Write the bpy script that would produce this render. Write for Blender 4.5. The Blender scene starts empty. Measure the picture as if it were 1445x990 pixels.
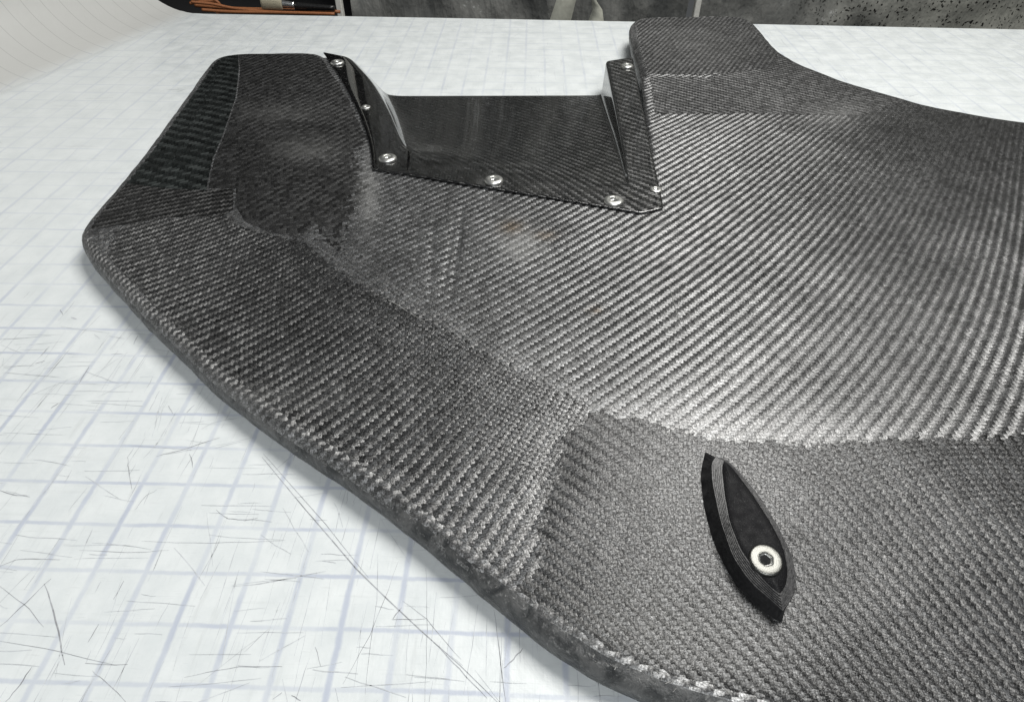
import bpy, bmesh, math, random
import numpy as np
from mathutils import Vector, Matrix
from mathutils.geometry import delaunay_2d_cdt

# ------------------------------------------------------------------ scale: layout in inches (the mat's grid), mesh in metres
S = 0.0254
random.seed(7)
rng = np.random.default_rng(7)
scene = bpy.context.scene
COL = scene.collection

# ------------------------------------------------------------------ camera
F_PX, IW, IH = 887.8, 1445.0, 990.0
PIT, ROL, YAW = math.radians(42.711), math.radians(0.2375), math.radians(-1.3377)
CAM = np.array([6.1593, -5.832, 11.35])
_d = np.array([math.sin(YAW)*math.cos(PIT), math.cos(YAW)*math.cos(PIT), -math.sin(PIT)])
_r = np.array([math.cos(YAW), -math.sin(YAW), 0.0])
_u = np.cross(_r, _d)
_r2 = math.cos(ROL)*_r + math.sin(ROL)*_u
_u2 = -math.sin(ROL)*_r + math.cos(ROL)*_u
cam = bpy.data.cameras.new('camera')
cam.sensor_width = 36.0
cam.lens = F_PX/IW*36.0
cam.clip_start = 0.01
cam.clip_end = 100.0
cam_o = bpy.data.objects.new('camera', cam)
m = Matrix.Identity(4)
for i in range(3):
    m[i][0] = _r2[i]; m[i][1] = _u2[i]; m[i][2] = -_d[i]; m[i][3] = CAM[i]*S
cam_o.matrix_world = m
COL.objects.link(cam_o)
scene.camera = cam_o

# ------------------------------------------------------------------ light: one workshop lamp and an added fill lamp, no sun
world = bpy.data.worlds.new('World'); scene.world = world; world.use_nodes = True
bg = world.node_tree.nodes['Background']
bg.inputs[0].default_value = (0.93, 0.97, 1.0, 1); bg.inputs[1].default_value = 0.075

def area_light(name, loc, target, sx, sy, power, color=(1, 1, 1)):
    l = bpy.data.lights.new(name, 'AREA'); l.shape = 'RECTANGLE'; l.size = sx*S; l.size_y = sy*S
    l.energy = power; l.color = color
    o = bpy.data.objects.new(name, l); COL.objects.link(o)
    o.location = Vector(loc)*S
    o.rotation_euler = (Vector(target)-Vector(loc)).to_track_quat('-Z', 'Y').to_euler()
    return o
area_light('ceiling_or_fill_lamp', (26, 23, 58), (8, 8, 0), 32, 28, 27, (1.0, 0.985, 0.95))
area_light('ceiling_or_fill_lamp', (12, -48, 62), (4, 6, 0), 44, 26, 19, (0.95, 0.98, 1.0))  # added fill from behind the camera, there to brighten the table

scene.view_settings.view_transform = 'Standard'
scene.view_settings.look = 'None'
scene.view_settings.exposure = 0.0
scene.view_settings.gamma = 1.0
scene.view_settings.use_curve_mapping = False
scene.render.engine = 'CYCLES'

# ------------------------------------------------------------------ measuring helpers
def U(x, y, z=0.0):
    """photo measurement -> point (inches) on the level plane z"""
    v = _d*F_PX + _r2*(x-IW/2) + _u2*(IH/2-y)
    return CAM + v*(z-CAM[2])/v[2]

def smooth(t): t = np.clip(t, 0, 1); return t*t*(3-2*t)

def obj(name, verts, faces, mat=None, parent=None, shade=True, attrs=None):
    me = bpy.data.meshes.new(name)
    vs = np.asarray(verts, dtype=float)*S
    me.from_pydata([tuple(v) for v in vs], [], [tuple(int(i) for i in f) for f in faces])
    me.update()
    if shade: me.polygons.foreach_set('use_smooth', [True]*len(me.polygons))
    if mat: me.materials.append(mat)
    for k, a in (attrs or {}).items():
        a = np.asarray(a, dtype=np.float32)
        if a.ndim == 1:
            at = me.attributes.new(k, 'FLOAT', 'POINT'); at.data.foreach_set('value', a)
        else:
            at = me.attributes.new(k, 'FLOAT_VECTOR', 'POINT'); at.data.foreach_set('vector', a.ravel())
    o = bpy.data.objects.new(name, me); COL.objects.link(o)
    if parent: attach(o, parent)
    return o

def attach(o, parent):
    o.parent = parent
    o.matrix_parent_inverse = parent_inv(parent)

def parent_inv(p):
    mt = Matrix.Identity(4); q = p
    while q is not None:
        mt = Matrix.Translation(q.location) @ mt if q.type == 'EMPTY' else mt
        q = q.parent
    return mt.inverted()

def thing(name, loc, label, cat, group=None):
    o = bpy.data.objects.new(name, None); COL.objects.link(o)
    o.location = Vector([float(c) for c in loc])*S; o.empty_display_size = 0.02
    o['label'] = label; o['category'] = cat
    if group: o['group'] = group
    return o

def tag(o, label, cat, group=None):
    o['label'] = label; o['category'] = cat
    if group: o['group'] = group
    return o

# ------------------------------------------------------------------ node helpers
class NT:
    def __init__(s, name):
        s.mat = bpy.data.materials.new(name); s.mat.use_nodes = True
        s.t = s.mat.node_tree; s.t.nodes.clear()
        s.out = s.t.nodes.new('ShaderNodeOutputMaterial')
        s.bsdf = s.t.nodes.new('ShaderNodeBsdfPrincipled')
        s.t.links.new(s.bsdf.outputs[0], s.out.inputs[0])
    def n(s, kind, **kw):
        nd = s.t.nodes.new('ShaderNode'+kind)
        for k, v in kw.items(): setattr(nd, k, v)
        return nd
    def put(s, sock, val):
        if val is None: return
        if hasattr(val, 'is_output'): s.t.links.new(val, sock)
        elif isinstance(val, (int, float)):
            try: sock.default_value = val
            except TypeError: sock.default_value = (val,)*len(sock.default_value)
        else:
            v = tuple(val)
            if len(v) == 3 and len(sock.default_value) == 4: v = v+(1,)
            sock.default_value = v
    def m(s, op, a, b=None, c=None, clamp=False):
        nd = s.n('Math', operation=op, use_clamp=clamp)
        for i, v in enumerate((a, b, c)): s.put(nd.inputs[i], v)
        return nd.outputs[0]
    def v(s, op, a, b=None, scale=None):
        nd = s.n('VectorMath', operation=op)
        s.put(nd.inputs[0], a)
        if b is not None: s.put(nd.inputs[1], b)
        if scale is not None: s.put(nd.inputs[3], scale)
        return nd.outputs[1] if op in ('LENGTH', 'DOT_PRODUCT', 'DISTANCE') else nd.outputs[0]
    def attr(s, name, vec=True):
        nd = s.n('Attribute', attribute_name=name)
        return nd.outputs['Vector'] if vec else nd.outputs['Fac']
    def xyz(s, v):
        nd = s.n('SeparateXYZ'); s.put(nd.inputs[0], v); return nd.outputs
    def comb(s, x, y, z=0.0):
        nd = s.n('CombineXYZ'); s.put(nd.inputs[0], x); s.put(nd.inputs[1], y); s.put(nd.inputs[2], z); return nd.outputs[0]
    def noise(s, vec, scale, detail=3.0, rough=0.55, dist=0.0, col=False):
        nd = s.n('TexNoise'); s.put(nd.inputs['Vector'], vec); s.put(nd.inputs['Scale'], scale)
        s.put(nd.inputs['Detail'], detail); s.put(nd.inputs['Roughness'], rough); s.put(nd.inputs['Distortion'], dist)
        return nd.outputs['Color'] if col else nd.outputs[0]
    def white(s, vec):
        nd = s.n('TexWhiteNoise', noise_dimensions='2D'); s.put(nd.inputs['Vector'], vec); return nd.outputs['Value']
    def ramp(s, f, lo, hi, a=0.0, b=1.0, interp='SMOOTHSTEP'):
        nd = s.n('MapRange', interpolation_type=interp)
        s.put(nd.inputs[0], f); s.put(nd.inputs[1], lo); s.put(nd.inputs[2], hi); s.put(nd.inputs[3], a); s.put(nd.inputs[4], b)
        return nd.outputs[0]
    def mix(s, f, a, b):
        nd = s.n('Mix', data_type='RGBA'); s.put(nd.inputs[0], f); s.put(nd.inputs[6], a); s.put(nd.inputs[7], b); return nd.outputs[2]
    def mixv(s, f, a, b):
        nd = s.n('Mix', data_type='VECTOR'); s.put(nd.inputs[0], f); s.put(nd.inputs[4], a); s.put(nd.inputs[5], b); return nd.outputs[1]
    def mixf(s, f, a, b):
        nd = s.n('Mix', data_type='FLOAT'); s.put(nd.inputs[0], f); s.put(nd.inputs[2], a); s.put(nd.inputs[3], b); return nd.outputs[0]
    def inch(s):
        tc = s.n('TexCoord'); g = s.n('NewGeometry')
        return s.v('SCALE', g.outputs['Position'], scale=1.0/S)
    def bump(s, h, dist, strength=1.0, normal=None):
        nd = s.n('Bump'); s.put(nd.inputs['Strength'], strength); s.put(nd.inputs['Distance'], dist)
        s.put(nd.inputs['Height'], h)
        if normal is not None: s.put(nd.inputs['Normal'], normal)
        return nd.outputs[0]
    def set(s, **kw):
        for k, v in kw.items(): s.put(s.bsdf.inputs[k.replace('_', ' ')], v)
        return s.mat

def plain(name, color, rough=0.5, metal=0.0, bump=0.0, bscale=8.0, var=0.15, **kw):
    t = NT(name); p = t.inch()
    n1 = t.noise(p, bscale, 4.0)
    c = t.mix(t.ramp(n1, 0.3, 0.7), [q*(1-var) for q in color], [min(1, q*(1+var)) for q in color])
    d = dict(Base_Color=c, Roughness=t.ramp(n1, 0.2, 0.8, rough*0.85, min(1, rough*1.15)), Metallic=metal)
    if bump: d['Normal'] = t.bump(n1, bump*S)
    d.update(kw)
    return t.set(**d)

def carbon(name, refl=0.2, rough=0.42, aniso=0.75, bump=0.012, dust_amt=0.35, coat=0.0, fuzz=0.25, tint=(1, 1, 1), wob=0.12, speck=0.4, coat_rough=0.04, metal0=0.9, gap=0.4, fade=0.0):
    """2x2 twill: warp and weft tows, each reflecting along its own fibres"""
    t = NT(name)
    p = t.inch()
    wv = t.attr('weave')
    # tows wander a little
    nz = t.noise(wv, 0.35, 2.0, col=True)
    nz2 = t.noise(wv, 1.7, 1.0, col=True)
    off = t.v('ADD', t.v('SCALE', t.v('SUBTRACT', nz, (0.5, 0.5, 0.5)), scale=wob*6), t.v('SCALE', t.v('SUBTRACT', nz2, (0.5, 0.5, 0.5)), scale=wob*2.2))
    w = t.v('ADD', wv, off)
    x, y, _ = t.xyz(w)
    i = t.m('FLOOR', x); j = t.m('FLOOR', y)
    fu = t.m('SUBTRACT', x, i); fv = t.m('SUBTRACT', y, j)
    s4 = t.m('FLOORED_MODULO', t.m('ADD', i, j), 4.0)
    warp = t.m('LESS_THAN', s4, 1.5)                       # 1: warp tow on top
    # position along the float (0..1) and across the tow (-1..1)
    ta = t.m('MULTIPLY', t.m('ADD', s4, fv), 0.5)
    tb = t.m('MULTIPLY', t.m('ADD', t.m('SUBTRACT', s4, 2.0), fu), 0.5)
    along = t.mixf(warp, tb, ta)
    acr = t.mixf(warp, fv, fu)
    ac = t.m('SUBTRACT', t.m('MULTIPLY', acr, 2.0), 1.0)
    hum = t.m('SINE', t.m('MULTIPLY', along, math.pi))
    prof = t.m('SUBTRACT', 1.0, t.m('POWER', t.m('ABSOLUTE', ac), 2.0))
    h = t.m('ADD', t.m('MULTIPLY', t.m('POWER', t.m('MAXIMUM', hum, 0.0), 0.8), 0.65), t.m('MULTIPLY', prof, 0.3))
    # fibre streaks run along each tow
    fa = t.noise(t.comb(t.m('MULTIPLY', x, 7.0), t.m('MULTIPLY', y, 0.8)), 1.3, 2.0)
    fb = t.noise(t.comb(t.m('MULTIPLY', x, 0.8), t.m('MULTIPLY', y, 7.0)), 1.3, 2.0)
    fib = t.mixf(warp, fb, fa)
    h2 = t.m('ADD', h, t.m('MULTIPLY', fib, 0.3))
    nrm = t.bump(h2, bump*S, 1.0)
    if fuzz:
        grit = t.noise(p, 26.0, 3.0, 0.7)
        nrm = t.bump(grit, 0.006*S*fuzz/0.25, 0.8, nrm)
    tan = t.mixv(warp, t.attr('tv'), t.attr('tu'))
    # each tow and each float differs slightly
    rnd = t.white(t.mixv(warp, t.comb(t.m('FLOOR', t.m('MULTIPLY', t.m('SUBTRACT', i, j), 0.5)), j), t.comb(i, t.m('FLOOR', t.m('MULTIPLY', t.m('SUBTRACT', j, i), 0.5)))))
    big = t.noise(p, 0.33, 3.0, 0.6)
    gapv = t.m('MULTIPLY', t.ramp(prof, 0.0, 0.6, 1.0-gap, 1.0), t.ramp(hum, 0.0, 0.4, 1.0-gap, 1.0))   # resin-filled gaps between tows
    val = t.m('MULTIPLY', t.m('MULTIPLY', refl, gapv), t.ramp(rnd, 0.0, 1.0, 0.72, 1.28, 'LINEAR'))
    val = t.m('MULTIPLY', val, t.ramp(fib, 0.25, 0.75, 0.7, 1.3, 'LINEAR'))
    if speck:
        # sanded fibres: fine bright and dead threads running along the tows
        sa = t.noise(t.comb(t.m('MULTIPLY', x, 6.5), t.m('MULTIPLY', y, 1.6)), 1.0, 3.0, 0.7)
        sb = t.noise(t.comb(t.m('MULTIPLY', x, 1.6), t.m('MULTIPLY', y, 6.5)), 1.0, 3.0, 0.7)
        sp = t.mixf(warp, sb, sa)
        val = t.m('MULTIPLY', val, t.ramp(sp, 0.32, 0.68, 1.0-0.85*speck, 1.0+1.3*speck))
        g2 = t.noise(p, 30.0, 2.0, 0.6)
        val = t.m('MULTIPLY', val, t.ramp(g2, 0.35, 0.65, 1.0-0.8*speck, 1.0+0.8*speck))
    val = t.m('MULTIPLY', val, t.ramp(big, 0.3, 0.7, 0.85, 1.15))
    vc = t.v('SCALE', (tint[0], tint[1], tint[2]), scale=val)
    # sanding dust
    dn = t.noise(p, 3.2, 4.0, 0.65)
    dust = t.m('MULTIPLY', t.attr('dust', False), t.ramp(dn, 0.25, 0.75, 0.5, 1.2))
    dust = t.m('ADD', dust, t.m('MULTIPLY', t.ramp(t.noise(p, 60.0, 1.0), 0.70, 0.80), 0.5*dust_amt))
    dust = t.m('MULTIPLY', dust, dust_amt, clamp=True)
    col = t.mix(dust, vc, (0.33, 0.33, 0.315))
    stain = t.attr('stain', False)
    col = t.mix(stain, col, (0.20, 0.14, 0.08))
    metal = t.m('SUBTRACT', metal0, t.m('MULTIPLY', dust, metal0))
    ro = t.m('ADD', t.m('MULTIPLY', t.ramp(rnd, 0, 1, 0.9, 1.1), rough), t.m('MULTIPLY', dust, 0.35))
    ani = t.m('MULTIPLY', aniso, t.m('SUBTRACT', 1.0, dust))
    if fade:                                              # the cloth thins out thread by thread at its edge
        ed = t.m('DIVIDE', t.attr('edge', False), fade)
        tow_rnd = t.m('ADD', t.m('MULTIPLY', rnd, 0.6), t.m('MULTIPLY', t.noise(p, 9.0, 3.0), 0.55))
        t.put(t.bsdf.inputs['Alpha'], t.m('GREATER_THAN', ed, tow_rnd))
    return t.set(Base_Color=col, Metallic=metal, Roughness=ro, Anisotropic=ani, Tangent=tan, Normal=nrm,
                 Coat_Weight=coat, Coat_Roughness=coat_rough, Specular_Tint=(0.3, 0.3, 0.3))

# ------------------------------------------------------------------ materials
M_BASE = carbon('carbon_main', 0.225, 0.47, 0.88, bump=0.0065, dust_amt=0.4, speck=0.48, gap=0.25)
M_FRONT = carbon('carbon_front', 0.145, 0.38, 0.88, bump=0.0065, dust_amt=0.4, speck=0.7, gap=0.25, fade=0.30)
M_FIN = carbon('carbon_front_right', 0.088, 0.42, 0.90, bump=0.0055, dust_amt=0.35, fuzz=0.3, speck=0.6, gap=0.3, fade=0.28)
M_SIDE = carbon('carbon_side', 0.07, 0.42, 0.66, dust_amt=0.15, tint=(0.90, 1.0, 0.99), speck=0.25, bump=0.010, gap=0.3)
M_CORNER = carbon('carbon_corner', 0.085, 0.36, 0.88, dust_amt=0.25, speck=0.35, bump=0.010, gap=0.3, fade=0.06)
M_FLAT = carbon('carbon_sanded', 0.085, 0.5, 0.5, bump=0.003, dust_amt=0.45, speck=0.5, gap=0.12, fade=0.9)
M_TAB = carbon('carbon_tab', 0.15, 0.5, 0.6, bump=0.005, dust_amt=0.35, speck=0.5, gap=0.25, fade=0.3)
M_GLOSS = carbon('carbon_gloss', 0.14, 0.25, 0.94, bump=0.008, dust_amt=0.0, coat=1.0, fuzz=0.0, wob=0.03, speck=0.0, metal0=1.0, gap=0.5)

def resin_mat():
    t = NT('resin_edge'); p = t.inch()
    a = t.noise(p, 2.6, 5.0, 0.65, 0.6); b = t.noise(p, 11.0, 4.0, 0.6)
    c = t.mix(t.ramp(a, 0.35, 0.68), (0.025, 0.027, 0.028), (0.12, 0.12, 0.118))
    c = t.mix(t.ramp(b, 0.55, 0.75), c, (0.23, 0.23, 0.225))
    n = t.bump(t.m('ADD', a, t.m('MULTIPLY', b, 0.5)), 0.05*S)
    return t.set(Base_Color=c, Roughness=t.ramp(b, 0.3, 0.7, 0.3, 0.6), Normal=n)
M_RESIN = resin_mat()
M_STEEL2 = plain('bolt_steel_matt', (0.15, 0.15, 0.14), 0.36, 1.0, 0.003, 45.0, 0.25)
M_STEEL = plain('bolt_steel', (0.75, 0.75, 0.72), 0.36, 1.0, 0.0015, 60.0, 0.1)
M_SOCKET = plain('socket_dark', (0.10, 0.10, 0.10), 0.35, 0.9)
M_PRINT = plain('printed_plastic', (0.022, 0.022, 0.023), 0.34, 0.0, 0.006, 14.0, 0.25)
def grain_mat():
    t = NT('printed_top'); p = t.inch(); a = t.noise(p, 55.0, 2.0); b = t.noise(p, 6.0, 3.0)
    c = t.mix(t.ramp(a, 0.6, 0.75), (0.005, 0.005, 0.006), (0.06, 0.06, 0.06))
    return t.set(Base_Color=c, Roughness=t.ramp(b, 0.3, 0.7, 0.5, 0.75), Specular_IOR_Level=0.25, Normal=t.bump(a, 0.012*S))
M_PRINTTOP = grain_mat()
M_DARK = plain('dark_void', (0.006, 0.006, 0.007), 0.8)  # near-black colour paints in the shade of the cavity behind the table
M_WOODWHITE = plain('white_paint', (0.68, 0.67, 0.62), 0.5, 0.0, 0.01, 5.0, 0.08)
M_CORD = plain('orange_cord', (0.30, 0.115, 0.045), 0.5, 0.0, 0.01, 20.0, 0.3)
M_BRISTLE = plain('bristle', (0.36, 0.33, 0.24), 0.8, 0.0, 0.03, 30.0, 0.3)
M_FERRULE = plain('ferrule', (0.7, 0.7, 0.68), 0.25, 1.0)
M_HANDLE = plain('handle_black', (0.012, 0.012, 0.012), 0.3)
M_FILM = plain('pale_film', (0.55, 0.55, 0.47), 0.35, 0.0, 0.01, 3.0, 0.1)
M_FLOOR = plain('concrete', (0.10, 0.10, 0.10), 0.8)
M_TABLE = plain('table_board', (0.35, 0.33, 0.30), 0.6)
M_SCRATCH = plain('scratch_mark', (0.38, 0.39, 0.41), 0.7, 0, 0, 3.0, 0.35)
M_SCRATCH2 = plain('scratch_faint', (0.56, 0.58, 0.60), 0.6, 0, 0, 3.0, 0.2)

def mat_sheet():
    t = NT('grid_film'); g = t.attr('grid'); p = t.inch()
    warp = t.v('SCALE', t.v('SUBTRACT', t.noise(g, 0.5, 3.0, col=True), (0.5, 0.5, 0.5)), scale=0.10)
    warp2 = t.v('SCALE', t.v('SUBTRACT', t.noise(g, 5.0, 2.0, col=True), (0.5, 0.5, 0.5)), scale=0.035)
    q = t.v('ADD', g, t.v('ADD', warp, warp2))
    x, y, _ = t.xyz(q)
    def line(c, w):
        f = t.m('ABSOLUTE', t.m('SUBTRACT', t.m('FRACT', t.m('ADD', c, 0.5)), 0.5))
        return t.ramp(f, w, w*0.25)
    lx = line(x, 0.085); ly = line(y, 0.062)
    nx = t.noise(g, 0.45, 3.0); ny = t.noise(t.v('ADD', g, (31, 7, 0)), 0.4, 3.0)
    lx = t.m('MULTIPLY', lx, t.ramp(nx, 0.34, 0.66, 0.28, 1.0)); ly = t.m('MULTIPLY', ly, t.ramp(ny, 0.34, 0.66, 0.28, 1.0))
    gy0 = t.xyz(g)[1]
    ln = t.m('MULTIPLY', t.m('MAXIMUM', lx, ly), t.ramp(gy0, 3.0, 15.0, 1.0, 0.5))     # print fainter towards the back
    # worn streaks along both cutting directions, dirt held in the film
    gx, gy, _ = t.xyz(g)
    sx = t.noise(t.comb(t.m('MULTIPLY', gx, 5.0), t.m('MULTIPLY', gy, 0.45)), 1.0, 5.0, 0.7)
    sy = t.noise(t.comb(t.m('MULTIPLY', gx, 0.35), t.m('MULTIPLY', gy, 7.0)), 1.0, 5.0, 0.7)
    cl = t.noise(g, 0.23, 3.0)
    st = t.m('MULTIPLY', t.m('MAXIMUM', t.ramp(sx, 0.52, 0.74), t.ramp(sy, 0.54, 0.76)), t.ramp(cl, 0.36, 0.6, 0.15, 0.75))
    fine = t.noise(t.comb(t.m('MULTIPLY', gx, 1.5), t.m('MULTIPLY', gy, 16.0)), 1.0, 3.0, 0.7)
    fine2 = t.noise(t.comb(t.m('MULTIPLY', gx, 17.0), t.m('MULTIPLY', gy, 1.3)), 1.0, 3.0, 0.7)
    fs = t.m('MAXIMUM', t.ramp(fine, 0.60, 0.72), t.ramp(fine2, 0.61, 0.73))
    mott = t.noise(g, 1.1, 4.0, 0.6)
    c = t.mix(t.ramp(mott, 0.3, 0.7), (0.685, 0.72, 0.725), (0.755, 0.785, 0.785))
    c = t.mix(t.m('MULTIPLY', st, 0.42), c, (0.50, 0.52, 0.52))
    c = t.mix(t.m('MULTIPLY', fs, 0.22), c, (0.48, 0.50, 0.50))
    c = t.mix(t.m('MULTIPLY', ln, 0.78), c, (0.46, 0.50, 0.60))
    # the rolled-up edge is coloured darker beige-grey, painting in its weaker light
    e = t.attr('roll', False)
    lx2 = t.ramp(t.m('ABSOLUTE', t.m('SUBTRACT', t.m('FRACT', t.m('ADD', gy, 0.5)), 0.5)), 0.022, 0.008)
    ec = t.mix(t.m('MULTIPLY', lx2, 0.6), (0.54, 0.54, 0.52), (0.30, 0.30, 0.29))
    c = t.mix(e, c, ec)
    wr = t.noise(g, 1.6, 4.0, 0.6, 0.5)
    n = t.bump(t.m('ADD', wr, t.m('MULTIPLY', t.m('ADD', fine, fine2), 0.12)), 0.030*S, 0.6)
    return t.set(Base_Color=c, Roughness=t.ramp(mott, 0.3, 0.7, 0.28, 0.45), Normal=n, Specular_IOR_Level=0.45)
M_MAT = mat_sheet()

def plastic_sheet_mat(name, speck):
    t = NT(name); p = t.inch()
    a = t.noise(t.v('MULTIPLY', p, (1.0, 1.0, 0.35)), 0.5, 4.0, 0.6, 0.15); b = t.noise(p, 2.0, 4.0, 0.6, 0.3)
    c = t.mix(t.ramp(a, 0.3, 0.7), (0.10, 0.103, 0.10), (0.23, 0.23, 0.215))
    if speck:
        vo = t.n('TexVoronoi'); t.put(vo.inputs['Vector'], t.v('ADD', p, t.v('SCALE', t.noise(p, 3.0, 2.0, col=True), scale=0.6))); t.put(vo.inputs['Scale'], 3.4)
        sp = t.ramp(vo.outputs['Distance'], 0.38, 0.24)
        px, py, pz = t.xyz(p)
        sp = t.m('MULTIPLY', sp, t.m('MULTIPLY', t.ramp(px, 23, 29), t.ramp(b, 0.38, 0.52)))
        c = t.mix(t.ramp(px, 22, 42), c, (0.34, 0.34, 0.30))
        c = t.mix(sp, c, (0.016, 0.016, 0.014))
    n = t.bump(t.m('ADD', a, t.m('MULTIPLY', b, 0.12)), 0.6*S, 0.8)
    return t.set(Base_Color=c, Roughness=0.24, Normal=n)
M_SHEET = plastic_sheet_mat('grey_plastic_sheet', False)
M_SPECK = plastic_sheet_mat('speckled_sheet', True)

# ================================================================== the table and its gridded mat
BACK = [(-40.0, 37.85), (-13.78, 37.13), (4.09, 36.73), (35.81, 35.73), (70.0, 34.65)]
def back_y(x): return np.interp(x, [b[0] for b in BACK], [b[1] for b in BACK])
Q0 = np.array([-18.71, 23.47]); Q1 = np.array([-14.6, 37.4])       # foot of the roll-up
ax = (Q1-Q0)/np.linalg.norm(Q1-Q0); nl = np.array([-ax[1], ax[0]])    # along the roll / to its left

def build_mat():
    RR, straight = 4.2, 9.0
    es = list(np.linspace(0, RR*1.25, 15)) + list(np.linspace(RR*1.25, RR*1.25+straight, 8))[1:]
    def lift(e):
        th = e/RR
        if th <= 1.25: return RR*math.sin(th), RR*(1-math.cos(th))
        k = e-RR*1.25
        return RR*math.sin(1.25)+k*math.cos(1.25), RR*(1-math.cos(1.25))+k*math.sin(1.25)
    rows = list(np.linspace(-62, 14.0, 60))+list(np.linspace(14.2, 60, 40))
    V = []; Fc = []; grid = []; roll = []
    cols = es[::-1]
    flat = list(np.linspace(0, 92, 70))[1:]
    nc = len(cols)+len(flat)
    for a in rows:
        base = Q0+ax*a
        for e in cols:
            h, z = lift(e)
            xy = base+nl*h
            V.append((xy[0], xy[1], z)); g = base+nl*e; grid.append((g[0], a, 0)); roll.append(float(smooth((e+0.3)/1.6)))
        for f in flat:
            xy = base-nl*f
            V.append((xy[0], xy[1], 0)); grid.append((xy[0], xy[1], 0)); roll.append(0)
    V = np.array(V)
    over = np.zeros(len(V), bool)       # trim the back to the table edge
    for k in range(len(V)):
        lim = back_y(V[k, 0])
        if V[k, 1] > lim: V[k, 1] = lim; over[k] = True
    grid = np.array(grid); fl = V[:, 2] < 1e-6; grid[fl, 1] = V[fl, 1]
    for r in range(len(rows)-1):
        for c in range(nc-1):
            i = r*nc+c
            q = (i, i+nc, i+nc+1, i+1)
            if all(over[k] for k in q): continue
            Fc.append(q[::-1])
    return V, Fc, grid, roll
V, Fc, grid, roll = build_mat()
table = obj('work_table', [(-30, -30, -1.2), (64, -30, -1.2), (64, 34.2, -1.2), (-30, 36.9, -1.2), (-30, -30, -0.06), (64, -30, -0.06), (64, 34.2, -0.06), (-30, 36.9, -0.06)],
            [(0, 3, 2, 1), (4, 5, 6, 7), (0, 1, 5, 4), (1, 2, 6, 5), (2, 3, 7, 6), (3, 0, 4, 7)], M_TABLE, shade=False)
table['kind'] = 'structure'
mat_o = obj('grid_mat', V, Fc, M_MAT, table, attrs={'grid': grid, 'roll': roll})

def strips(name, mat, lines):
    """thin cut marks lying on the film; lines: list of (points[], width)"""
    V = []; Fc = []
    for pts, w in lines:
        pts = [np.array(p, float) for p in pts]; n = len(pts); b = len(V)
        for k, p in enumerate(pts):
            a = pts[max(k-1, 0)]; c = pts[min(k+1, n-1)]
            d = c-a; d = d/max(1e-9, np.hypot(*d[:2])); s = np.array([-d[1], d[0]])
            ww = w*(0.25+0.75*math.sin(math.pi*min(0.999, max(0.001, (k+0.35)/(n-0.3)))))*0.5
            V.append((p[0]+s[0]*ww, p[1]+s[1]*ww, 0.006)); V.append((p[0]-s[0]*ww, p[1]-s[1]*ww, 0.006))
        for k in range(n-1):
            Fc.append((b+2*k, b+2*k+1, b+2*k+3, b+2*k+2))
    return obj(name, V, Fc, mat, table, shade=False)
def pxl(pts, n=7, jit=0.006):
    P = [U(x, y, 0)[:2] for x, y in pts]
    out = []
    seg = [np.linalg.norm(P[k+1]-P[k]) for k in range(len(P)-1)]; tot = sum(seg); cum = np.r_[0, np.cumsum(seg)]
    for t in np.linspace(0, tot, n):
        out.append([np.interp(t, cum, [q[0] for q in P])+random.gauss(0, jit), np.interp(t, cum, [q[1] for q in P])+random.gauss(0, jit)])
    return out
dark = [([(370, 645), (420, 705), (500, 800), (567, 865), (640, 930), (706, 992)], 0.030), ([(372, 640), (470, 752), (520, 815)], 0.016),
        ([(612, 905), (650, 945), (688, 985)], 0.02), ([(568, 848), (600, 870), (650, 930)], 0.012),
        ([(64, 822), (72, 850), (83, 895), (91, 938)], 0.035), ([(0, 884), (35, 852), (62, 825), (72, 816)], 0.025), ([(8, 990), (25, 970), (45, 940)], 0.03),
        ([(0, 692), (18, 698), (42, 700)], 0.03), ([(0, 799), (20, 790), (35, 788), (85, 789)], 0.02), ([(180, 645), (183, 672), (186, 690)], 0.018),
        ([(220, 644), (265, 632), (310, 617)], 0.022), ([(285, 605), (300, 596), (345, 588)], 0.012), ([(305, 719), (318, 731), (345, 734), (364, 731)], 0.02),
        ([(112, 776), (150, 778), (180, 780), (240, 776)], 0.012), ([(200, 763), (260, 766), (330, 765), (398, 763)], 0.010),
        ([(238, 572), (244, 583)], 0.03), ([(264, 582), (275, 571)], 0.03), ([(72, 576), (82, 569)], 0.035), ([(50, 513), (63, 509)], 0.035), ([(5, 517), (48, 516)], 0.015),
        ([(100, 448), (108, 450)], 0.06), ([(85, 437), (89, 444)], 0.03), ([(188, 486), (194, 474)], 0.03), ([(112, 541), (125, 518)], 0.04), ([(58, 502), (69, 489)], 0.025),
        ([(268, 640), (272, 660)], 0.025), ([(698, 860), (703, 905), (709, 955), (714, 990)], 0.022), ([(711, 942), (722, 932), (738, 915)], 0.03),
        ([(555, 872), (566, 857)], 0.03), ([(553, 874), (600, 873)], 0.014), ([(484, 965), (520, 900), (545, 840), (562, 792)], 0.014), ([(533, 780), (532, 850), (524, 900), (515, 980)], 0.012),
        ([(601, 800), (603, 900), (600, 990)], 0.012), ([(385, 986), (399, 976)], 0.02), ([(412, 980), (425, 988)], 0.02), ([(260, 955), (330, 940), (382, 941)], 0.010),
        ([(335, 939), (398, 940)], 0.012), ([(125, 905), (140, 880)], 0.02), ([(160, 845), (175, 818)], 0.02), ([(445, 912), (452, 940)], 0.012), ([(120, 935), (180, 938)], 0.014),
        ([(0, 904), (60, 914), (120, 928), (165, 938)], 0.012), ([(0, 827), (40, 858), (62, 885)], 0.014), ([(130, 945), (160, 970), (178, 990)], 0.012), ([(190, 720), (205, 700), (222, 690)], 0.012),
        ([(250, 130), (262, 126)], 0.03), ([(235, 127), (258, 126)], 0.03), ([(120, 140), (160, 138)], 0.02)]
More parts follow.
